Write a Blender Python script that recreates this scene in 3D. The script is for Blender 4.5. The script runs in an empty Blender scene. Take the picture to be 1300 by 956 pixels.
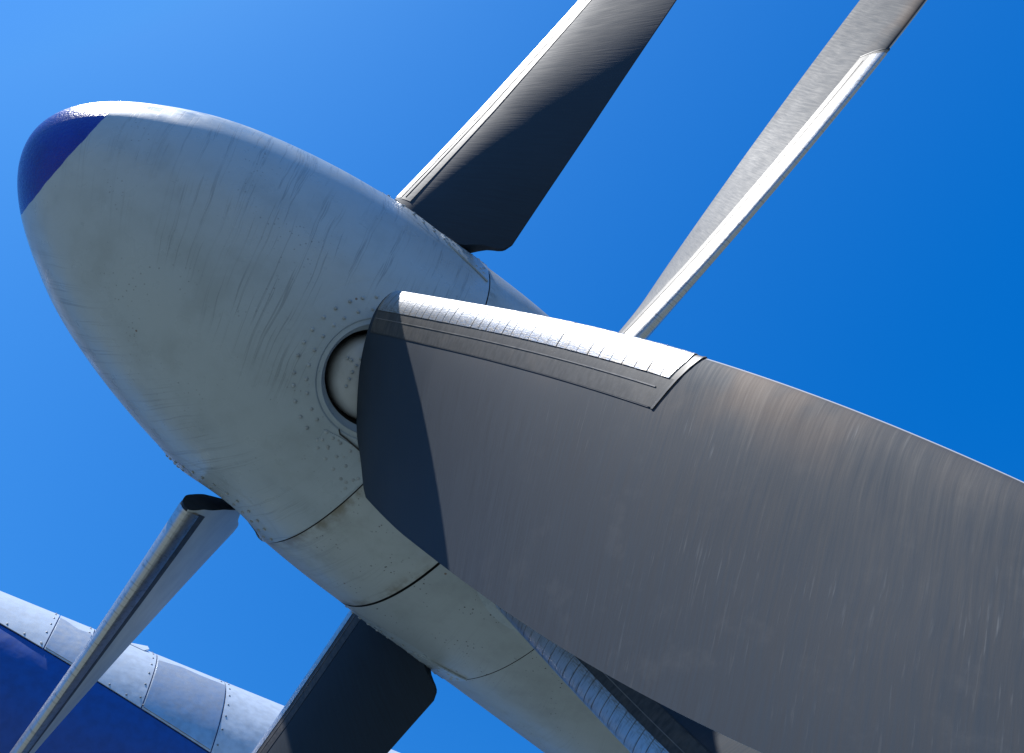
import bpy, bmesh, math, random
import numpy as np
from mathutils import Matrix, Vector
random.seed(7)
rng = np.random.default_rng(11)
PI = math.pi
SC = 0.6            # one prop unit (spinner radius) in metres
HUB_Z = 3.51        # height of the propeller shaft above the ground
# rows: world axes expressed in the shaft frame (shaft frame: X aft, Z along one blade)
W = Matrix(((1, 0, 0), (0, 0.50434153, -0.86350427), (0, 0.86350427, 0.50434153)))
TILT = math.atan2(0.86350427, 0.50434153)
HUB = Vector((0, 0, HUB_Z))

scene = bpy.context.scene
col = scene.collection

# ------------------------------------------------------------------ camera
CAM_L = Vector((-1.43097, -6.02006, -0.19625)) * SC
RC = Matrix(((0.7113, -0.6167, -0.3372), (-0.3545, 0.0995, -0.9298), (0.6069, 0.7809, -0.1479)))
cd = bpy.data.cameras.new("camera")
cam = bpy.data.objects.new("camera", cd)
col.objects.link(cam)
M3 = (W @ RC)
cam.matrix_world = Matrix.Translation(HUB + W @ CAM_L) @ M3.to_quaternion().to_matrix().to_4x4()
cd.sensor_width = 36.0
cd.lens = 1402.77 / 1300 * 36
cd.shift_y = -44.5 / 1300
cd.clip_start = 0.05
cd.clip_end = 9000
scene.camera = cam

# ------------------------------------------------------------------ sky and sun
SUN = (W @ Vector((-0.40, 0.82, 0.40))).normalized()
SUN_EL = math.asin(SUN.z)
SUN_AZ = math.atan2(SUN.x, SUN.y)
world = bpy.data.worlds.new("World")
scene.world = world
world.use_nodes = True
wn = world.node_tree.nodes
wl = world.node_tree.links
wn.clear()
sky = wn.new('ShaderNodeTexSky')
sky.sky_type = 'NISHITA'
sky.sun_disc = False
sky.sun_elevation = SUN_EL
sky.sun_rotation = SUN_AZ
sky.altitude = 300
sky.air_density = 1.0
sky.dust_density = 0.4
sky.ozone_density = 3.0
# deep polarised blue: one contrast stretch over the whole sky colour
sub = wn.new('ShaderNodeVectorMath'); sub.operation = 'SUBTRACT'
sub.inputs[1].default_value = (0.118 / .15, 0.120 / .15, 0.090 / .15)
mul = wn.new('ShaderNodeVectorMath'); mul.operation = 'MULTIPLY'
mul.inputs[1].default_value = (0.79, 1.43, 1.53)
mxx = wn.new('ShaderNodeVectorMath'); mxx.operation = 'MAXIMUM'
mxx.inputs[1].default_value = (0, 0, 0)
bg = wn.new('ShaderNodeBackground')
bg.inputs['Strength'].default_value = 0.126
wo = wn.new('ShaderNodeOutputWorld')
wl.new(sky.outputs[0], sub.inputs[0])
wl.new(sub.outputs[0], mul.inputs[0])
wl.new(mul.outputs[0], mxx.inputs[0])
cap_ = wn.new('ShaderNodeVectorMath'); cap_.operation = 'MINIMUM'
cap_.inputs[1].default_value = (0.47, 1.85, 5.0)
wl.new(mxx.outputs[0], cap_.inputs[0])
wl.new(cap_.outputs[0], bg.inputs['Color'])
wl.new(bg.outputs[0], wo.inputs['Surface'])

sd = bpy.data.lights.new("sun", 'SUN')
sd.energy = 5.0
sd.angle = math.radians(0.53)
sd.color = (1.0, 0.98, 0.945)
sun = bpy.data.objects.new("sun", sd)
sun.rotation_euler = SUN.to_track_quat('Z', 'Y').to_euler()
sun.location = (0, 0, 30)
col.objects.link(sun)

vs = scene.view_settings
vs.view_transform = 'Standard'
vs.look = 'None'
vs.gamma = 1.0
vs.use_curve_mapping = False
vs.exposure = 0.60

# ------------------------------------------------------------------ node helpers
class NT:
    def __init__(s, name):
        s.m = bpy.data.materials.new(name)
        s.m.use_nodes = True
        s.t = s.m.node_tree
        s.t.nodes.clear()
        s.out = s.t.nodes.new('ShaderNodeOutputMaterial')
        s.b = s.t.nodes.new('ShaderNodeBsdfPrincipled')
        s.t.links.new(s.b.outputs[0], s.out.inputs['Surface'])
    def n(s, typ, **kw):
        nd = s.t.nodes.new(typ)
        for k, v in kw.items():
            setattr(nd, k, v)
        return nd
    def put(s, sock, v):
        if hasattr(v, 'is_output'):
            s.t.links.new(v, sock)
        elif v is not None:
            if isinstance(v, (tuple, list)) and len(v) == 3 and sock.type == 'RGBA':
                v = (*v, 1)
            sock.default_value = v
    def math(s, op, a, b=None, c=None, clamp=False):
        nd = s.n('ShaderNodeMath', operation=op)
        nd.use_clamp = clamp
        s.put(nd.inputs[0], a)
        if b is not None: s.put(nd.inputs[1], b)
        if c is not None: s.put(nd.inputs[2], c)
        return nd.outputs[0]
    def ss(s, v, a, b):       # smooth step from a to b
        nd = s.n('ShaderNodeMapRange', interpolation_type='SMOOTHSTEP')
        s.put(nd.inputs['Value'], v)
        nd.inputs['From Min'].default_value = a
        nd.inputs['From Max'].default_value = b
        nd.inputs['To Min'].default_value = 0
        nd.inputs['To Max'].default_value = 1
        return nd.outputs[0]
    def mr(s, v, a, b, c, d):
        nd = s.n('ShaderNodeMapRange')
        s.put(nd.inputs['Value'], v)
        for k, q in zip(('From Min', 'From Max', 'To Min', 'To Max'), (a, b, c, d)):
            nd.inputs[k].default_value = q
        return nd.outputs[0]
    def mix(s, f, a, b):
        nd = s.n('ShaderNodeMix', data_type='RGBA')
        s.put(nd.inputs[0], f)
        s.put(nd.inputs[6], a)
        s.put(nd.inputs[7], b)
        return nd.outputs[2]
    def noise(s, vec, scale, detail=3, rough=.5, dist=0.0):
        nd = s.n('ShaderNodeTexNoise')
        if vec is not None: s.put(nd.inputs['Vector'], vec)
        nd.inputs['Scale'].default_value = scale
        nd.inputs['Detail'].default_value = detail
        nd.inputs['Roughness'].default_value = rough
        nd.inputs['Distortion'].default_value = dist
        return nd.outputs[0]
    def voro(s, vec, scale, feature='F1'):
        nd = s.n('ShaderNodeTexVoronoi', feature=feature)
        if vec is not None: s.put(nd.inputs['Vector'], vec)
        nd.inputs['Scale'].default_value = scale
        return nd
    def comb(s, x, y, z=0.0):
        nd = s.n('ShaderNodeCombineXYZ')
        for i, v in enumerate((x, y, z)): s.put(nd.inputs[i], v)
        return nd.outputs[0]
    def sep(s, v):
        nd = s.n('ShaderNodeSeparateXYZ')
        s.put(nd.inputs[0], v)
        return nd.outputs
    def uv(s):
        return s.n('ShaderNodeUVMap', uv_map='UVMap').outputs[0]
    def obj(s):
        return s.n('ShaderNodeTexCoord').outputs['Object']
    def bump(s, h, strength, dist):
        nd = s.n('ShaderNodeBump')
        nd.inputs['Strength'].default_value = strength
        nd.inputs['Distance'].default_value = dist
        s.put(nd.inputs['Height'], h)
        s.put(s.b.inputs['Normal'], nd.outputs[0])
    def set(s, **kw):
        for k, v in kw.items():
            s.put(s.b.inputs[k.replace('_', ' ')], v)

def spinner_paint(name, base, streak=0.5, grime=0.4, specks=0.4, rough=0.38, stain_x=None):
    t = NT(name)
    o = t.obj()
    x, y, z = t.sep(o)
    # horizontal direction across the body, in the shaft frame
    yh = t.math('ADD', t.math('MULTIPLY', y, 0.50434), t.math('MULTIPLY', z, -0.86350))
    up = t.math('ADD', t.math('MULTIPLY', y, 0.86350), t.math('MULTIPLY', z, 0.50434))
    wob = t.noise(o, 2.3, 3)
    wx = t.math('MULTIPLY', t.math('SUBTRACT', wob, .5), .07)
    den = t.math('POWER', t.math('ADD', t.math('MULTIPLY', yh, yh), .016), .085)
    q = t.math('DIVIDE', t.math('ADD', t.math('SUBTRACT', x, .30), wx), den)
    # long thin run marks following the way water creeps round the shell
    v1 = t.comb(t.math('MULTIPLY', q, 34), t.math('MULTIPLY', up, 1.1), t.math('MULTIPLY', yh, .5))
    n1 = t.noise(v1, 2.2, 3, .5, .04)
    line = t.math('MULTIPLY', t.ss(n1, .565, .60), t.math('SUBTRACT', 1.0, t.ss(n1, .60, .66)))
    v2 = t.comb(t.math('MULTIPLY', q, 60), t.math('MULTIPLY', up, 3.2), t.math('MULTIPLY', yh, 1.2))
    n2 = t.noise(v2, 2.0, 3, .6)
    fine = t.ss(n2, .60, .72)
    patch = t.ss(t.noise(o, 3.1, 3), .32, .55)
    run = t.math('MULTIPLY', t.math('ADD', t.math('MULTIPLY', line, .8), t.math('MULTIPLY', fine, .35)), t.math('MULTIPLY', t.math('MULTIPLY', patch, streak), t.math('ADD', .12, t.math('MULTIPLY', .88, t.ss(t.math('ABSOLUTE', yh), .03, .20)))))
    cl = t.ss(t.noise(o, 5.5, 6, .65), .42, .72)
    tone = t.mix(t.math('MULTIPLY', cl, grime), base, tuple(c * .66 * k for c, k in zip(base, (1.0, .99, .94))))
    sp = t.voro(o, 62)
    spd = t.math('MULTIPLY', t.math('LESS_THAN', sp.outputs['Distance'], .16), t.math('MULTIPLY', t.ss(t.noise(o, 7, 2), .52, .66), specks))
    c1 = t.mix(run, tone, (base[0] * .30, base[1] * .30, base[2] * .30))
    c2 = t.mix(spd, c1, (.06, .055, .05))
    # a few rust coloured chips
    ch = t.voro(o, 9)
    chm = t.math('MULTIPLY', t.math('LESS_THAN', ch.outputs['Distance'], .035), .8)
    c3 = t.mix(chm, c2, (.12, .06, .03))
    for sx in (stain_x or ()):
        dd = t.math('ABSOLUTE', t.math('SUBTRACT', x, sx * SC))
        near = t.math('SUBTRACT', 1.0, t.ss(dd, .003, .075))
        mk = t.math('MULTIPLY', t.math('MULTIPLY', near, near), t.ss(t.noise(o, 11, 5, .65), .36, .66))
        c3 = t.mix(t.math('MULTIPLY', mk, .8), c3, (.14, .11, .06))
    t.set(Base_Color=c3, Roughness=t.mr(t.noise(o, 14, 4), .3, .7, rough - .06, rough + .12))
    h = t.math('ADD', t.noise(o, 1.9, 2), t.math('MULTIPLY', t.noise(o, 90, 3), .02))
    h2 = t.math('SUBTRACT', h, t.math('MULTIPLY', run, .02))
    t.bump(h2, .35, .02)
    t.b.inputs['Specular IOR Level'].default_value = .5
    return t.m

RE = 3.52
def blade_front():
    t = NT("worn_black_blade_paint")
    uv = t.uv()
    u, v, _ = t.sep(uv)
    # fine wash marks running from edge to edge, slightly slanted
    sl = t.math('ADD', u, t.math('MULTIPLY', v, -.26))
    wob = t.math('MULTIPLY', t.math('SUBTRACT', t.noise(uv, 1.3, 2), .5), .06)
    s1 = t.math('ADD', sl, wob)
    v1 = t.comb(t.math('MULTIPLY', s1, 48), t.math('MULTIPLY', v, 2.2))
    n1 = t.noise(v1, 1.6, 5, .6)
    v2 = t.comb(t.math('MULTIPLY', s1, 105), t.math('MULTIPLY', v, 6.5), 3.3)
    n2 = t.noise(v2, 1.0, 3, .55)
    outb = t.ss(u, 2.3, 3.6)
    blotch = t.ss(t.noise(uv, 2.2, 4, .55), .44, .62)
    scr = t.math('MULTIPLY', t.math('MULTIPLY', t.ss(n2, .58, .80), t.math('SUBTRACT', 1.0, t.math('MULTIPLY', t.ss(v, .3, .8), .6))), t.math('MULTIPLY', t.math('ADD', t.math('MULTIPLY', outb, .8), .10), blotch))
    edge = t.math('SUBTRACT', 1.0, t.ss(v, .03, .30))
    chalk = t.math('MULTIPLY', t.ss(t.noise(uv, 5.0, 5, .6), .54, .72), t.math('MULTIPLY', outb, .5))
    base = t.mix(t.ss(n1, .3, .72), (.003, .010, .020), (.007, .019, .034))
    base = t.mix(t.math('MULTIPLY', chalk, .5), base, (.06, .062, .065))
    base = t.mix(scr, base, (.10, .105, .11))
    # brown erosion near the leading edge, on both sides of the boot's end
    rust = t.math('MULTIPLY', edge, t.math('MULTIPLY', t.ss(u, 1.5, 3.2), t.ss(t.noise(uv, 3.0, 4), .36, .62)))
    rust = t.math('MULTIPLY', rust, t.math('SUBTRACT', 1.0, t.math('MULTIPLY', t.ss(u, 3.8, 4.5), .85)))
    base = t.mix(t.math('MULTIPLY', rust, .55), base, (.17, .10, .055))
    bare = t.math('MULTIPLY', t.math('SUBTRACT', 1.0, t.ss(v, .002, .007)), t.math('GREATER_THAN', u, RE + .015))
    base = t.mix(bare, base, (.42, .43, .44))
    # thin bare line on the very edge, outboard of the strip
    rough = t.math('ADD', t.mr(n1, .25, .75, .66, .77), t.math('MULTIPLY', t.math('SUBTRACT', t.noise(uv, 1.7, 3), .5), .12))
    rough = t.math('ADD', rough, t.math('MULTIPLY', t.ss(u, 2.4, 4.0), .07))
    t.set(Base_Color=base, Roughness=rough)
    t.b.inputs['Specular IOR Level'].default_value = .42
    t.bump(t.math('ADD', n1, t.math('MULTIPLY', n2, .7)), .08, .003)
    return t.m

def blade_back():
    t = NT("grey_blade_paint")
    uv = t.uv()
    n1 = t.noise(uv, 6, 4)
    c = t.mix(t.ss(n1, .3, .7), (.42, .45, .46), (.50, .53, .53))
    t.set(Base_Color=c, Roughness=.42)
    return t.m

def metal_foil():
    t = NT("bare_metal_foil")
    uv = t.uv()
    u, v, _ = t.sep(uv)
    v1 = t.comb(t.math('MULTIPLY', u, 9), t.math('MULTIPLY', v, 60))
    n1 = t.noise(v1, 3.0, 4, .6)
    n2 = t.noise(t.comb(t.math('MULTIPLY', u, 42), t.math('MULTIPLY', v, 10)), 1.6, 4, .6)
    c = t.mix(t.ss(n2, .48, .70), (.45, .455, .465), (.29, .285, .275))
    c = t.mix(t.math('MULTIPLY', t.ss(t.math('ABSOLUTE', v), .045, .10), t.ss(n1, .42, .62)), c, (.30, .265, .22))
    t.set(Base_Color=c, Metallic=1.0, Roughness=t.mr(n1, .3, .7, .33, .47))
    t.bump(t.math('ADD', n1, n2), .13, .004)
    return t.m

def plain(name, c, rough=.5, metal=0.0, nscale=20, var=.25, bump=0.0):
    t = NT(name)
    o = t.obj()
    n1 = t.noise(o, nscale, 4)
    cc = t.mix(t.ss(n1, .3, .7), tuple(q * (1 - var) for q in c), tuple(min(1, q * (1 + var * .5)) for q in c))
    t.set(Base_Color=cc, Metallic=metal, Roughness=t.mr(n1, .3, .7, max(.05, rough - .06), rough + .06))
    if bump: t.bump(n1, bump, .01)
    return t.m

M_SPIN = spinner_paint("weathered_spinner_paint", (.33, .385, .425), rough=.30)
M_SKIRT = spinner_paint("stained_skirt_paint", (.355, .39, .40), streak=.25, grime=.75, specks=.9, stain_x=(0.84731, 0.27))
M_REAR = spinner_paint("speckled_rear_paint", (.31, .345, .36), streak=.15, grime=.5, specks=1.0, rough=.42)
M_FRONT = blade_front()
M_BACK = blade_back()
M_FOIL = metal_foil()
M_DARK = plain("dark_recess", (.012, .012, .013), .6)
M_SEAL = plain("black_sealant", (.015, .015, .016), .5)
M_RIDGE = plain("tan_bonding_ridge", (.13, .115, .10), .5, nscale=40)
def boot_mat():
    t = NT("grey_boot_rubber")
    u, v, _ = t.sep(t.uv())
    n1 = t.noise(t.comb(t.math('MULTIPLY', u, 30), t.math('MULTIPLY', v, 12)), 1.5, 4)
    n2 = t.noise(t.uv(), 9, 4)
    c = t.mix(t.ss(n1, .3, .7), (.026, .025, .024), (.054, .051, .048))
    c = t.mix(t.math('MULTIPLY', t.ss(n2, .5, .7), .4), c, (.09, .075, .06))
    under = t.math('LESS_THAN', t.math('ABSOLUTE', v), .104)
    c = t.mix(under, c, (.20, .175, .14))
    t.set(Base_Color=c, Roughness=.55)
    t.b.inputs['Specular IOR Level'].default_value = .28
    t.bump(n1, .08, .003)
    return t.m
M_BOOT = boot_mat()
M_RIVET = plain("painted_rivet", (.30, .33, .345), .33)
M_PLUG = spinner_paint("scuffed_root_fairing_paint", (.40, .42, .44), streak=.1, grime=.9, specks=.5)

def nose_paint():
    t = NT("glossy_blue_nose_paint")
    o = t.obj()
    pe = t.noise(o, 120, 4, .6)
    c = t.mix(t.ss(t.noise(o, 9, 4), .3, .7), (.002, .007, .20), (.003, .016, .28))
    chips = t.ss(t.noise(o, 55, 5, .7), .66, .70)
    c = t.mix(t.math('MULTIPLY', chips, .35), c, (.25, .28, .35))
    t.set(Base_Color=c, Roughness=t.mr(pe, .3, .7, .16, .34))
    t.b.inputs['Specular IOR Level'].default_value = .35
    t.bump(pe, .4, .005)
    return t.m
M_NOSE = nose_paint()

# ------------------------------------------------------------------ mesh helpers
def link(name, verts, faces, mats, parent=None, uvs=None, mat_idx=None, smooth=True, sharp=35, loc=None):
    me = bpy.data.meshes.new(name)
    me.from_pydata([tuple(map(float, v)) for v in verts], [], [tuple(f) for f in faces])
    if not isinstance(mats, (list, tuple)): mats = [mats]
    for m in mats: me.materials.append(m)
    if mat_idx is not None:
        me.polygons.foreach_set('material_index', list(map(int, mat_idx)))
    if uvs is not None:
        ul = me.uv_layers.new(name='UVMap')
        li = np.zeros(len(me.loops), dtype=np.int32)
        me.loops.foreach_get('vertex_index', li)
        ul.data.foreach_set('uv', np.asarray(uvs, dtype=np.float32)[li].ravel())
    me.validate()
    me.polygons.foreach_set('use_smooth', [smooth] * len(me.polygons))
    if smooth: me.set_sharp_from_angle(angle=math.radians(sharp))
    me.update()
    o = bpy.data.objects.new(name, me)
    col.objects.link(o)
    if parent: o.parent = parent
    return o

def tag(o, label=None, cat=None, group=None, kind=None):
    if label: o['label'] = label
    if cat: o['category'] = cat
    if group: o['group'] = group
    if kind: o['kind'] = kind
    return o

def empty(name, loc, rot=(0, 0, 0)):
    e = bpy.data.objects.new(name, None)
    e.empty_display_size = .2
    e.location = loc
    e.rotation_euler = rot
    col.objects.link(e)
    return e

# ------------------------------------------------------------------ spinner profile
LN, X0, PP_, QQ, GG = 1.91248, 0.77042, 2.05111, 1.93896, 0.02277
HK = np.array([0, .12, .3, .6, 1.0, 1.5, 2.0, 2.6, 4.5])
HV = np.array([-0.00194, -0.01318, -0.01656, 0.0037, 0.0024, -0.00104, -0.01224, -0.00057, 0])
def prof(X):
    X = np.atleast_1d(np.asarray(X, float))
    u = np.clip((X0 - X) / (LN + X0), 0, 1)
    r = np.maximum(1 - u ** PP_, 0) ** (1 / QQ)
    s = X + LN
    m = np.gradient(HV, HK)
    i = np.clip(np.searchsorted(HK, s) - 1, 0, len(HK) - 2)
    h = HK[i + 1] - HK[i]
    t = np.clip((s - HK[i]) / h, 0, 1)
    hh = (2*t**3-3*t**2+1)*HV[i]+(t**3-2*t**2+t)*h*m[i]+(-2*t**3+3*t**2)*HV[i+1]+(t**3-t**2)*h*m[i+1]
    return r * (1 + hh) + GG * np.clip(X - X0, 0, 9)

AZF, AZR = 0.0543, -0.05586
BASE = {'near': -PI / 2, 'up': 0.0, 'down': PI, 'far': PI / 2}
XR = 1.32651
def surf(x, ang, h=0.0):
    """point on the spinner skin: ang measured from +Z towards +Y"""
    r = prof(x) + h
    return np.stack(np.broadcast_arrays(np.asarray(x, float), r * np.sin(ang), r * np.cos(ang)), -1) * SC
def around(xc, az, dx, dw, h=0.0):
    """skin point offset from a blade hole: dx along the shaft, dw across"""
    x = xc + np.asarray(dx, float)
    r = prof(x)
    ang = az + np.arcsin(np.clip(np.asarray(dw, float) / np.maximum(r, .2), -1, 1))
    return surf(x, ang, h)

def revolve(name, xs, mat, parent, rin=None, n=192, close_front=False, wav=0.0, wav_end=0.0):
    """solid ring of revolution between xs[0] and xs[-1] with inner radius rin"""
    xs = np.asarray(xs, float)
    rs = prof(xs)
    a = np.linspace(0, 2 * PI, n, endpoint=False)
    loops = []
    for i, (x, r) in enumerate(zip(xs, rs)):
        loops.append((x, r))
    inner = []
    if rin is not None:
        inner = [(xs[-1], min(rin, rs[-1] * .9)), (xs[0], min(rin, rs[0] * .9))]
    verts, faces = [], []
    L = loops + inner
    for i, (x, r) in enumerate(L):
        dxv = np.zeros(n)
        if wav and i == 0: dxv = wav * (np.sin(a * 5 + 1) * .4 + np.sin(a * 13) * .35 + np.sin(a * 29 + 2) * .25)
        if wav_end and i == len(loops) - 1: dxv = wav_end * (np.sin(a * 5 + 1) * .4 + np.sin(a * 13) * .35 + np.sin(a * 29 + 2) * .25)
        rr = prof(x + dxv) if (np.any(dxv) and i < len(loops)) else np.full(n, r)
        for k in range(n):
            verts.append(((x + dxv[k]) * SC, rr[k] * math.sin(a[k]) * SC, rr[k] * math.cos(a[k]) * SC))
    m = len(L)
    rings = list(range(m))
    pairs = [(i, i + 1) for i in range(m - 1)]
    if rin is not None: pairs.append((m - 1, 0))
    for i, j in pairs:
        for k in range(n):
            k2 = (k + 1) % n
            faces.append((i * n + k, i * n + k2, j * n + k2, j * n + k))
    if rin is None:
        if close_front:
            c = len(verts); verts.append((-LN * SC, 0, 0))
            for k in range(n): faces.append((c, (k + 1) % n, k))
        else:
            faces.append(tuple(reversed(range(n))))
        faces.append(tuple(range((m - 1) * n, m * n)))
    o = link(name, verts, faces, mat, parent, sharp=40)
    bm = bmesh.new(); bm.from_mesh(o.data); bmesh.ops.recalc_face_normals(bm, faces=bm.faces); bm.to_mesh(o.data); bm.free()
    return o

RH = 0.268          # radius of the blade openings
def cutter(xc, azs, root):
    bm = bmesh.new()
    for a in azs:
        mt = Matrix.Rotation(-a, 4, 'X') @ Matrix.Translation((xc * SC, 0, .85 * SC))
        bmesh.ops.create_cone(bm, cap_ends=True, segments=96, radius1=RH * SC, radius2=RH * SC, depth=.9 * SC, matrix=mt)
    me = bpy.data.meshes.new("cut"); bm.to_mesh(me); bm.free()
    o = bpy.data.objects.new("cut", me); col.objects.link(o); o.parent = root
    return o
def cut(o, c, dark):
    md = o.modifiers.new("b", 'BOOLEAN'); md.operation = 'DIFFERENCE'; md.solver = 'EXACT'; md.object = c
    bpy.context.view_layer.update()
    dg = bpy.context.evaluated_depsgraph_get()
    me = bpy.data.meshes.new_from_object(o.evaluated_get(dg))
    o.modifiers.clear(); o.data = me
    if len(me.materials) < 2: me.materials.append(dark)
    me.polygons.foreach_set('use_smooth', [True] * len(me.polygons))
    me.set_sharp_from_angle(angle=math.radians(30))
    # inside walls of the openings are dark
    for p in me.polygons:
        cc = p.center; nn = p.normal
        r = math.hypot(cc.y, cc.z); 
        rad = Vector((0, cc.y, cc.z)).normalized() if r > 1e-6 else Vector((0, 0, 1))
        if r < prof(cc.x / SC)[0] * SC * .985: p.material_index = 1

def dome(c, nrm, r, h, n=8):
    """small rivet head"""
    nrm = np.asarray(nrm, float); nrm /= np.linalg.norm(nrm)
    t1 = np.cross(nrm, (1, 0, 0)); 
    if np.linalg.norm(t1) < .1: t1 = np.cross(nrm, (0, 1, 0))
    t1 /= np.linalg.norm(t1); t2 = np.cross(nrm, t1)
    v = []
    for rr, hh in ((1, -.2), (.93, .45), (.6, .85)):
        for k in range(n):
            a = 2 * PI * k / n
            v.append(c + r * rr * (math.cos(a) * t1 + math.sin(a) * t2) + nrm * h * hh)
    v.append(c + nrm * h)
    f = []
    for j in range(2):
        for k in range(n):
            k2 = (k + 1) % n
            f.append((j * n + k, j * n + k2, (j + 1) * n + k2, (j + 1) * n + k))
    for k in range(n): f.append((2 * n + k, 2 * n + (k + 1) % n, 3 * n))
    return v, f
class Bag:
    def __init__(s): s.v = []; s.f = []
    def add(s, v, f):
        o = len(s.v); s.v += list(v); s.f += [tuple(i + o for i in q) for q in f]

PLATE = [(-.033,-.336),(-.022,-.375),(-.011,-.417),(.009,-.341),(.020,-.385),(.052,-.338),(.083,-.397),(.053,-.436),(.115,-.452),(.147,-.406),(.176,-.467),(.113,-.340),(.234,-.418),(.222,-.437),(.205,-.466),(.225,-.49)]

def hole_trim(root, xc, azs, side, xmax):
    """raised doubler, bevelled lip and rivets round each blade opening"""
    for a in azs:
        n = 96
        rings = [(.47, .0005), (.43, .003), (.36, .0055), (.306, .007), (.296, .006), (.268, -.020), (.247, -.052), (.245, -.14), (.262, -.18)]
        ph = np.linspace(0, 2 * PI, n, endpoint=False)
        V, F, MI = [], [], []
        for ra, h in rings:
            dx = ra * np.cos(ph)
            if ra > .28: dx = np.minimum(dx, xmax - xc - .004)
            p = around(xc, a, dx, ra * np.sin(ph), h)
            V += list(p)
        for j in range(len(rings) - 1):
            for k in range(n):
                k2 = (k + 1) % n
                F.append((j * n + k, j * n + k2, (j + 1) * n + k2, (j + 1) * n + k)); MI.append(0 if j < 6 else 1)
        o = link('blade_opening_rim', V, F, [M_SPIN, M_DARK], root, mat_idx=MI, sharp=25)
        bag = Bag()
        for ra, cnt, off in ((.335, 30, .05), (.393, 34, .0)):
            for k in range(cnt):
                q = 2 * PI * (k + off) / cnt + .02 * random.uniform(-1, 1)
                dx = ra * math.cos(q); dw = ra * math.sin(q)
                if dx > xmax - xc - .03: continue
                c = around(xc, a, dx, dw, .0065)[0]
                r = math.hypot(c[1], c[2])
                bag.add(*dome(c, (-.12 if xc < 1 else 0, c[1] / r, c[2] / r), .0095 * SC, .0055 * SC))
        for dx, dz in PLATE:
            dw = dz * side
            c = around(xc, a, dx, dw, .009)[0]
            r = math.hypot(c[1], c[2])
            bag.add(*dome(c, (0, c[1] / r, c[2] / r), .0105 * SC, .0055 * SC))
        rv = link('rivet_rows', bag.v, bag.f, M_RIVET, root)
        rv['kind'] = 'stuff'
        # small doubler plate
        poly = [(-.05, -.335), (-.025, -.425), (.255, -.545), (.266, -.30), (.10, -.31), (0.02, -.318)]
        mx = 10
        V, F = [], []
        # loft between the outer edge (poly 0..2) and the inner edge
        A = np.array([poly[0], poly[1], poly[2]]); B = np.array([poly[0], poly[5], poly[3]])
        tt = np.linspace(0, 1, mx)
        aa = np.stack([np.interp(tt, [0, .3, 1], A[:, i]) for i in (0, 1)], 1)
        bb = np.stack([np.interp(tt, [0, .3, 1], B[:, i]) for i in (0, 1)], 1)
        for h in (.011, .002):
            for i in range(mx):
                for s in np.linspace(0, 1, 6):
                    q = aa[i] * (1 - s) + bb[i] * s
                    V.append(around(xc, a, min(q[0], xmax - xc - .004), q[1] * side, h)[0])
        for i in range(mx - 1):
            for s in range(5):
                F.append((i * 6 + s, i * 6 + s + 1, (i + 1) * 6 + s + 1, (i + 1) * 6 + s))
        o6 = mx * 6
        for i in range(mx - 1):
            F.append((i * 6, (i + 1) * 6, (i + 1) * 6 + o6, i * 6 + o6))
            F.append((i * 6 + 5, (i + 1) * 6 + 5, (i + 1) * 6 + 5 + o6, i * 6 + 5 + o6))
        for s in range(5):
            F.append(((mx - 1) * 6 + s, (mx - 1) * 6 + s + 1, (mx - 1) * 6 + s + 1 + o6, (mx - 1) * 6 + s + o6))
        link('doubler_plate', V, F, M_SPIN, root, sharp=20)
        # dark split line between shell halves, from the opening towards the seam
        V, F = [], []
        pts = [(.0, -.290), (.02, -.305), (.06, -.305), (.14, -.31), (.262, -.315)]
        for i, (dx, dz) in enumerate(pts):
            for w_, h in ((-.004, .0125), (.004, .0125)):
                V.append(around(xc, a, min(dx, xmax - xc - .003), (dz + w_) * side, h)[0])
        for i in range(len(pts) - 1): F.append((2 * i, 2 * i + 1, 2 * i + 3, 2 * i + 2))
        link('split_line', V, F, M_SEAL, root)

# ------------------------------------------------------------------ blades
PB = [-0.008168861684498875, 0.07374026414339517, -0.32780461093539, 0.7844696926963064]
PL = [-0.0063647229175248935, 0.033692083440299135, -0.08678519332122679, 0.48983320958909715]
PT = [-0.00780027705931919, 0.05391170927865639, -0.1367833567091511, 0.6648218916311461]
RT = 5.2
RE = 3.52
def blade_point(rho, v, side, off, sgn, dbeta, taper=True):
    """rho: span (array), v: chord fraction from the leading edge, side +1 front / -1 back"""
    rho = np.asarray(rho, float); v = np.asarray(v, float)
    rc0 = np.clip(rho, .8, RT)
    rc = np.clip(rc0, .8, 4.9)
    be = np.polyval(PB, rc) + dbeta
    l = np.polyval(PL, rc); t = np.polyval(PT, rc)
    t = t - .035 * np.clip((1.9 - rc) / .9, 0, 1) ** 1.5
    tip = np.sqrt(np.clip(1 - (np.clip(rc0 - 4.95, 0, 1) / (RT - 4.95 + .006)) ** 2, 0, 1))
    l = l * tip; t = t * tip
    c = l + t
    tau = np.interp(rc, [.8, 1.1, 1.8, 2.6, 3.6, 4.7], [.155, .135, .092, .070, .055, .048])
    vv = np.clip(v, 0, 1)
    y = 5 * tau * c * (.2969 * np.sqrt(vv) - .126 * vv - .3516 * vv ** 2 + .2843 * vv ** 3 - .1015 * vv ** 4)
    k = np.where(side > 0, 1.5, .50)
    h = y * k + off + .003 * np.clip(vv * 12, 0, 1)
    # move the strip outwards at the nose too
    nosex = off * np.clip(1 - vv / .03, 0, 1)
    e = l - vv * c + nosex
    chX = -np.sin(be); chT = sgn * np.cos(be)
    nX = -np.cos(be); nT = -sgn * np.sin(be)
    s = np.where(side > 0, 1.0, -1.0)
    P = np.stack(np.broadcast_arrays(e * chX + s * h * nX, e * chT + s * h * nT, rho), -1)
    return P * SC

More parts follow.
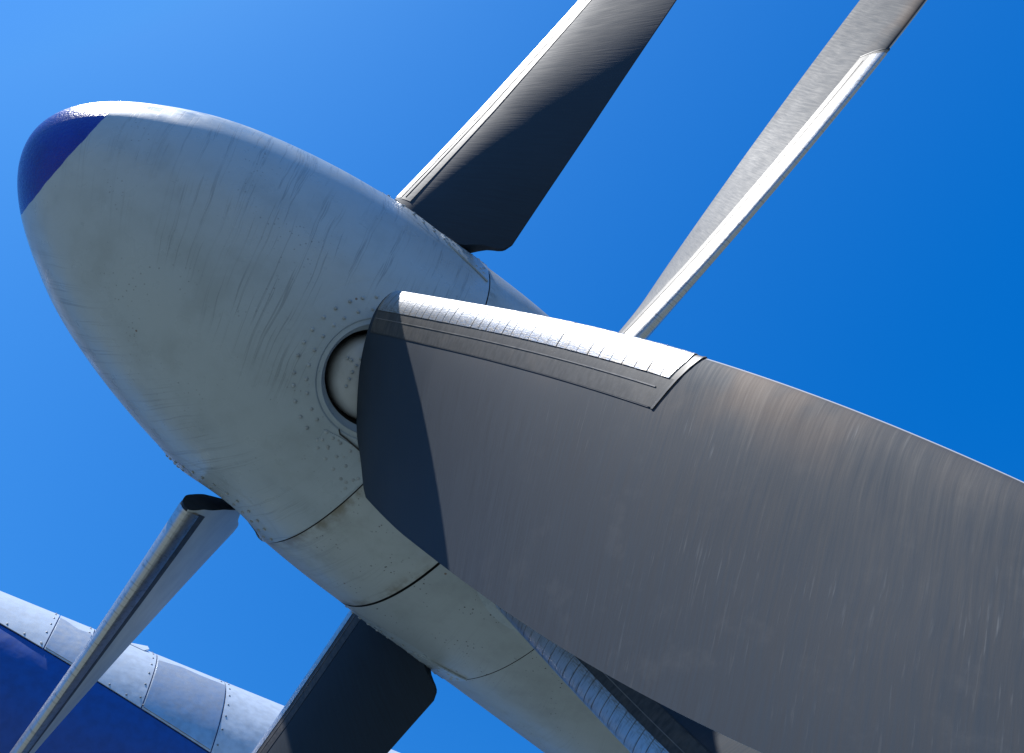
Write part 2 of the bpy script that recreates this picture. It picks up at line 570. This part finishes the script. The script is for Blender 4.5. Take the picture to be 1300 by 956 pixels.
RV = np.array([0, .05, .12, .25, .4, .55, .68, .74, .79, .84, .89, .93, .97, 1.0])
RR = np.array([1.035, 1.02, 1.00, .985, .96, .945, .93, .935, .965, .990, 1.003, 1.01, 1.025, 1.07])
def rho0(v): return np.interp(v, RV, RR)

def blade_mesh(sgn, dbeta):
    nv = 40; ns = 90
    vv = (1 - np.cos(np.linspace(0, PI, nv))) / 2
    ring = [(v, -1) for v in vv[::-1]] + [(v, 1) for v in vv[1:]]     # TE back -> LE -> TE front
    m = len(ring)
    tt = np.linspace(0, 1, ns) ** 1.15
    V, UV = [], []
    for t_ in tt:
        for v, s in ring:
            r0 = float(rho0(v)); rho = r0 + (RT - r0) * t_
            V.append(blade_point(rho, v, s, 0.0, sgn, dbeta)); UV.append((rho, v * s))
    F, MI = [], []
    def quad(a, b, c, d, mi):
        F.append((a, b, c, d)); MI.append(mi)
    for i in range(ns - 1):
        for j in range(m - 1):
            v = (ring[j][0] + ring[j + 1][0]) / 2
            mi = 0 if ring[j + 1][1] > 0 and j >= nv - 1 else 1
            quad(i * m + j, i * m + j + 1, (i + 1) * m + j + 1, (i + 1) * m + j, mi)
        quad(i * m + m - 1, i * m, (i + 1) * m, (i + 1) * m + m - 1, 0)
    for row, mi in ((0, 0), (ns - 1, 0)):
        for j in range(nv - 2):
            a, b = j, m - 1 - j
            quad(row * m + a, row * m + a + 1, row * m + b - 1, row * m + b, mi)
        F.append((row * m + nv - 2, row * m + nv - 1, row * m + nv)); MI.append(mi)
    me_o = link('blade', V, F, [M_FRONT, M_BACK], None, uvs=UV, mat_idx=MI, sharp=38)
    bm = bmesh.new(); bm.from_mesh(me_o.data); bmesh.ops.recalc_face_normals(bm, faces=bm.faces); bm.to_mesh(me_o.data); bm.free()
    return me_o

def strip(name, vlist, rhos, off, mat, sgn, dbeta, thick=.0, end=None, rel=None):
    """shell laid on the blade; vlist signed chord positions (negative = back)"""
    V, F, UV = [], [], []
    nn = len(vlist)
    for lay in ((off,) if not thick else (off, off - thick)):
        for r in rhos:
            for v in vlist:
                rr = max(r, float(rho0(abs(v))) + .012) if rel is None else rel(abs(v)) + r
                if end is not None: rr = min(rr, end(abs(v)))
                V.append(blade_point(rr, abs(v), 1 if v >= 0 else -1, lay, sgn, dbeta)); UV.append((rr, v))
    nr = len(rhos)
    for i in range(nr - 1):
        for j in range(nn - 1):
            F.append((i * nn + j, i * nn + j + 1, (i + 1) * nn + j + 1, (i + 1) * nn + j))
    if thick:
        o2 = nr * nn
        for i in range(nr - 1):
            for j in (0, nn - 1):
                F.append((i * nn + j, (i + 1) * nn + j, (i + 1) * nn + j + o2, i * nn + j + o2))
        for j in range(nn - 1):
            for i in (0, nr - 1):
                F.append((i * nn + j, i * nn + j + 1, i * nn + j + 1 + o2, i * nn + j + o2))
    o = link(name, V, F, mat, None, uvs=UV, sharp=50)
    bm = bmesh.new(); bm.from_mesh(o.data)
    bmesh.ops.remove_doubles(bm, verts=bm.verts, dist=1e-6)
    bmesh.ops.recalc_face_normals(bm, faces=bm.faces); bm.to_mesh(o.data); bm.free()
    return o

def boot_end(v): return RE - .33 * v

def full_blade(sgn, dbeta, segmented, mesh=None):
    if mesh is None: b = blade_mesh(sgn, dbeta)
    else:
        b = bpy.data.objects.new('blade', mesh); col.objects.link(b)
    kids = []
    sv = lambda a, b_, n: list(np.linspace(a, b_, n))
    nose = [-.11, -.085, -.06, -.035, -.018, -.007, -.002, 0, .002, .007, .018, .035, .06, .085, .105]
    wide = [-.20, -.16] + nose + [.14, .18, .213]
    rh = list(np.linspace(1.03, RE + .02, 46))
    kids.append(strip('boot_backing', wide, rh, .0016, M_BOOT, sgn, dbeta, end=lambda v: boot_end(v) - .0))
    # sealant: long chordwise edge and the oblique outboard end
    kids.append(strip('sealant_line', [.2138, .2166], rh, .0020, M_SEAL, sgn, dbeta, thick=.003, end=lambda v: boot_end(v)))
    kids.append(strip('sealant_end', [-.20, -.15, -.10, -.05, -.02, -.006, 0, .006, .02, .05, .10, .15, .2175], [.0, .011], .0034, M_SEAL, sgn, dbeta, thick=.004,
                      rel=boot_end))
    kids.append(strip('bonding_ridge', [.143, .145, .147], list(np.linspace(1.05, RE - .10, 40)), .0036, M_RIDGE, sgn, dbeta, thick=.004))
    # foil segments
    N = 34
    ed = 1.05 + (RE - .035 - 1.05) * (np.linspace(0, 1, N + 1) ** 1.0)
    if not segmented:
        kids.append(strip('foil_strip', nose, list(np.linspace(1.04, RE, 60)), .0042, M_FOIL, sgn, dbeta, thick=.0012,
                          end=lambda v: boot_end(v) - .028))
    for i in range(N if segmented else 0):
        g = .0016 + .0010 * random.random()
        e2 = ed[i + 1] - g
        j1 = random.uniform(-.004, .004)
        rs = np.linspace(ed[i] + g + j1 * .3, e2, 3)
        kids.append(strip('foil_segment', nose, list(rs), .0042 + random.uniform(-.0003, .0003), M_FOIL, sgn, dbeta, thick=.0012,
                          end=lambda v: boot_end(v) - .028))
    # root plug in the opening
    V, F = [], []
    n = 64
    pr = [(.20, .45), (.212, .62), (.212, .80), (.209, .835), (.20, .862), (.18, .884), (.14, .903), (.08, .914), (0.03, .917)]
    for r_, z_ in pr:
        for k in range(n):
            a = 2 * PI * k / n
            V.append((r_ * math.cos(a) * SC, r_ * math.sin(a) * SC, z_ * SC))
    for j in range(len(pr) - 1):
        for k in range(n):
            k2 = (k + 1) % n
            F.append((j * n + k, j * n + k2, (j + 1) * n + k2, (j + 1) * n + k))
    F.append(tuple((len(pr) - 1) * n + k for k in range(n)))
    kids.append(link('root_fairing', V, F, M_PLUG, None, sharp=60))
    bag = Bag()
    for px, py in [(-.078, -.115 * 1), (-.088, -.08), (-.098, -.045), (-.103, -.01), (-.105, .03), (-.104, .065), (-.10, .10), (-.095, .13), (-.155, -.005), (-.135, -.003)]:
        rr = math.hypot(px, py)
        z_ = np.interp(rr, [.03, .08, .14, .18, .20, .209], [.917, .914, .903, .884, .862, .835])
        bag.add(*dome(np.array((px - .02, py * sgn, z_)) * SC, (px * .5, py * .5 * sgn, 1), .0085 * SC, .007 * SC))
    rv = link('fairing_rivets', bag.v, bag.f, M_RIVET, None); rv['kind'] = 'stuff'
    kids.append(rv)
    for k in kids: k.parent = b
    return b

def place_blades(proto, root, xc, azs):
    for i, a in enumerate(azs):
        if i == 0: o = proto
        else:
            o = proto.copy(); col.objects.link(o)
            for ch in list(proto.children):
                c = ch.copy(); col.objects.link(c); c.parent = o
        o.parent = root
        o.location = (xc * SC, 0, 0)
        o.rotation_euler = (-a, 0, 0)

# ------------------------------------------------------------------ ground
def ground():
    t = NT("airfield_concrete_and_grass")
    o = t.obj()
    n1 = t.noise(o, .35, 5)
    n2 = t.noise(o, 9, 5)
    c = t.mix(t.ss(n1, .35, .65), (.108, .130, .117), (.150, .171, .156))
    c = t.mix(t.math('MULTIPLY', n2, .25), c, (.05, .06, .04))
    t.set(Base_Color=c, Roughness=.9)
    t.bump(n2, .3, .02)
    R = 6000
    g = link('ground', [(-R, -R, 0), (R, -R, 0), (R, R, 0), (-R, R, 0)], [(0, 1, 2, 3)], t.m)
    g['kind'] = 'structure'
ground()

# ------------------------------------------------------------------ front propeller
XC, X1, X2, X3 = -1.69696, 0.27467, 0.84731, 1.57721
ROT = (TILT, 0, 0)
fp = empty('front_propeller', HUB, ROT)
tag(fp, 'front propeller with a long weathered grey spinner, glossy blue nose cap and four black blades', 'propeller')
front_az = [BASE[k] + AZF for k in ('near', 'up', 'far', 'down')]
rear_az = [BASE[k] + AZR for k in ('near', 'up', 'far', 'down')]

th = np.linspace(0, 1, 26)
cap_x = -LN + (XC + LN) * (th[1:] ** 2)
cap = revolve('nose_cap', cap_x, M_NOSE, fp, close_front=True, wav_end=.003)
cap['label'] = 'glossy blue nose cap'
gx = np.concatenate([[XC], XC + (X1 - .004 - XC) * (np.linspace(0, 1, 70)[1:] ** 1.1)])
shell = revolve('spinner', gx, M_SPIN, fp, rin=.30, wav=.003)
skirt = revolve('spinner_skirt', np.linspace(X1 + .003, X2 - .008, 24), M_SKIRT, fp, rin=.5)
gapf = revolve('seam_filler', [X1 - .006, X1 + .005], M_DARK, fp, rin=.5)
for p in gapf.data.vertices: 
    r = math.hypot(p.co.y, p.co.z)
    if r > .5 * SC * 1.02: p.co.y *= .994; p.co.z *= .994
ct = cutter(0.0, front_az, fp)
for o in (shell, skirt, gapf): cut(o, ct, M_DARK)
bpy.data.objects.remove(ct)
hole_trim(fp, 0.0, front_az, 1, X1)
bf = full_blade(1, 0.0, True)
place_blades(bf, fp, 0.0, front_az[:1])
place_blades(full_blade(1, 0.0, False, bf.data), fp, 0.0, front_az[1:])

# ------------------------------------------------------------------ rear propeller
rp = empty('rear_propeller', HUB, ROT)
tag(rp, 'rear propeller behind the front one, speckled grey drum and four black blades', 'propeller')
rs1 = revolve('spinner', np.linspace(X2 + .006, X3 - .003, 34), M_REAR, rp, rin=.5)
rs2 = revolve('spinner_skirt', np.linspace(X3 + .002, 3.0, 24), M_REAR, rp, rin=.5)
gapr = revolve('seam_filler', [X3 - .005, X3 + .004], M_DARK, rp, rin=.5)
for p in gapr.data.vertices:
    r = math.hypot(p.co.y, p.co.z)
    if r > .5 * SC * 1.02: p.co.y *= .995; p.co.z *= .995
core = revolve('bearing_core', [X2 - .03, X2 + .03], M_DARK, rp, rin=.5)
for p in core.data.vertices:
    r = math.hypot(p.co.y, p.co.z)
    if r > .5 * SC * 1.02: p.co.y *= .95; p.co.z *= .95
ct = cutter(XR, rear_az, rp)
for o in (rs1, rs2, gapr): cut(o, ct, M_DARK)
bpy.data.objects.remove(ct)
hole_trim(rp, XR, rear_az, -1, X3)
br = full_blade(-1, -0.15744, True)
place_blades(br, rp, XR, rear_az[:1])
place_blades(full_blade(-1, -0.15744, False, br.data), rp, XR, rear_az[1:])

# ------------------------------------------------------------------ engine nacelle behind the propellers
en = empty('engine_nacelle', HUB + W @ Vector((2.2 * SC, 0, 0)), ROT)
tag(en, 'grey engine nacelle running aft behind the rear propeller', 'engine nacelle')
def nac(name, pts, mat):
    n = 96; V = []; F = []
    for x, r in pts:
        for k in range(n):
            a = 2 * PI * k / n
            V.append(((x - 2.2 + .9) * SC, r * SC * math.sin(a), r * SC * math.cos(a)))
    for j in range(len(pts) - 1):
        for k in range(n):
            k2 = (k + 1) % n
            F.append((j * n + k, j * n + k2, (j + 1) * n + k2, (j + 1) * n + k))
    return link(name, V, F, mat, en, sharp=40)
nac('intake_core', [(2.15, .2), (2.15, .90), (2.6, .93), (3.4, .95)], M_DARK)
nac('cowling', [(2.6, 1.10), (2.25, 1.16), (2.22, 1.20), (2.24, 1.24), (2.4, 1.29), (3.0, 1.38), (4.2, 1.45), (7.5, 1.5), (8, 1.3)], M_REAR)

# ------------------------------------------------------------------ neighbouring body with riveted panels
AX = Vector((0.97097734, -0.23917148, 0)); E1 = Vector((-0.16369473, -0.6645603, 0.72908411)); E2 = Vector((-0.17437613, -0.70792415, -0.68442411))
NB = HUB + Vector((0.47890432, 5.40642797, 2.24607544))
nb = empty('distant_nacelle', NB)
tag(nb, 'distant silver blue nacelle of riveted panels with a dark blue underside', 'nacelle')
def bp(t, deg, r):
    a = math.radians(deg)
    return AX * t + (E1 * math.cos(a) + E2 * math.sin(a)) * r
def edge_deg(t): return 36.0 + (t - .128) * 13.0
def panel_mat(name, c, metal, rough):
    t = NT(name)
    o = t.obj()
    n1 = t.noise(o, 3.5, 3)
    n2 = t.noise(o, 16, 5)
    cc = t.mix(t.ss(n2, .3, .75), c, tuple(q * .78 for q in c))
    t.set(Base_Color=cc, Metallic=metal, Roughness=t.mr(n2, .3, .7, rough - .05, rough + .08))
    t.bump(n1, .25, .04)
    return t.m
M_PAN = panel_mat("pale_blue_panel_paint", (.50, .55, .60), 0.0, .35)
M_PAN2 = panel_mat("grey_hatch_metal", (.42, .45, .48), .6, .38)
M_BLUE = panel_mat("dark_blue_underside", (.001, .06, .30), 0.0, .45)  # deep blue for the body and skin below the panel edge
def shell_patch(name, t0, t1, d0, d1, r, mat, nt=8, nd=30, thick=.006):
    V, F = [], []
    for rr in (r, r - thick):
        for i in range(nt + 1):
            t = t0 + (t1 - t0) * i / nt
            a0 = d0(t) if callable(d0) else d0
            a1 = d1(t) if callable(d1) else d1
            for j in range(nd + 1):
                V.append(bp(t, a0 + (a1 - a0) * j / nd, rr))
    n1 = nd + 1; o2 = (nt + 1) * n1
    for i in range(nt):
        for j in range(nd):
            F.append((i * n1 + j, i * n1 + j + 1, (i + 1) * n1 + j + 1, (i + 1) * n1 + j))
        for j in (0, nd):
            F.append((i * n1 + j, (i + 1) * n1 + j, (i + 1) * n1 + j + o2, i * n1 + j + o2))
    for j in range(nd):
        for i in (0, nt):
            F.append((i * n1 + j, i * n1 + j + 1, i * n1 + j + 1 + o2, i * n1 + j + o2))
    return link(name, V, F, mat, nb, sharp=30)
# body below the panels
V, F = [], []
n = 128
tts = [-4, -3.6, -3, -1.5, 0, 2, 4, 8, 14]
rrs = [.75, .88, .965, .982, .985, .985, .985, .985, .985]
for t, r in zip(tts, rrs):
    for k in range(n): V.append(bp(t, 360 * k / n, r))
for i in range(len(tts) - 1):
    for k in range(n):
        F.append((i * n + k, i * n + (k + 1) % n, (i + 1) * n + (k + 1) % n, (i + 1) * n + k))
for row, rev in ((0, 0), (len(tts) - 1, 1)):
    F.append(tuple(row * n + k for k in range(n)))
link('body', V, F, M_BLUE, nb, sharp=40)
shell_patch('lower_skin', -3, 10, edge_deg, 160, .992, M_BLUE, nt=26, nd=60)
seams = [-2.4, -1.2, -.35, .455, .72, 1.205, 1.75, 2.6, 3.6]
g = .004
for i in range(len(seams) - 1):
    a, b_ = seams[i], seams[i + 1]
    shell_patch('skin_panel', a + g, b_ - g, -40, lambda t: edge_deg(t) - .5, 1.0, M_PAN)
# darker hatches with curved upper edge
hat = lambda t: np.interp(t, [.46, .51, .574, .62, .70], [11.5, 13.0, 16.4, 17.6, 16.6])
shell_patch('access_hatch', .464, .708, hat, lambda t: edge_deg(t) - 1.2, 1.006, M_PAN2, nt=16, nd=20)
hat2 = lambda t: np.interp(t, [1.2, 1.4, 1.56, 1.75], [16.2, 12.1, 13.5, 13.0])
shell_patch('access_hatch', 1.215, 1.74, hat2, lambda t: edge_deg(t) - 1.2, 1.006, M_PAN2, nt=16, nd=20)
# lifted flap at the upper edge
V = [bp(.95, 6, 1.004), bp(1.12, 2, 1.03), bp(1.135, 6, 1.02), bp(1.10, 9, 1.005), bp(.95, 6, .998), bp(1.12, 2, 1.024), bp(1.135, 6, 1.014), bp(1.10, 9, .999)]
link('lifted_flap', V, [(0, 1, 2, 3), (7, 6, 5, 4), (0, 1, 5, 4), (1, 2, 6, 5), (2, 3, 7, 6), (3, 0, 4, 7)], M_PAN, nb, smooth=False)
bag = Bag()
def nrv(t, deg, r=1.001):
    c = bp(t, deg, r); nn = (E1 * math.cos(math.radians(deg)) + E2 * math.sin(math.radians(deg)))
    bag.add(*dome(np.array(c), np.array(nn), .008, .004, 7))
for s in seams:
    for sd_ in (-.03, .03):
        if sd_ > 0 and s in (.455, 1.205): continue
        d_ = -30
        while d_ < edge_deg(s) - 2:
            nrv(s + sd_, d_); d_ += 7.5
t = -2.3
while t < 3.5:
    if not (.46 < t < .71): nrv(t, edge_deg(t) - 2.0)
    t += .13
rv = link('rivet_rows', bag.v, bag.f, plain("dark_rivet", (.16, .17, .18), .4), nb); rv['kind'] = 'stuff'
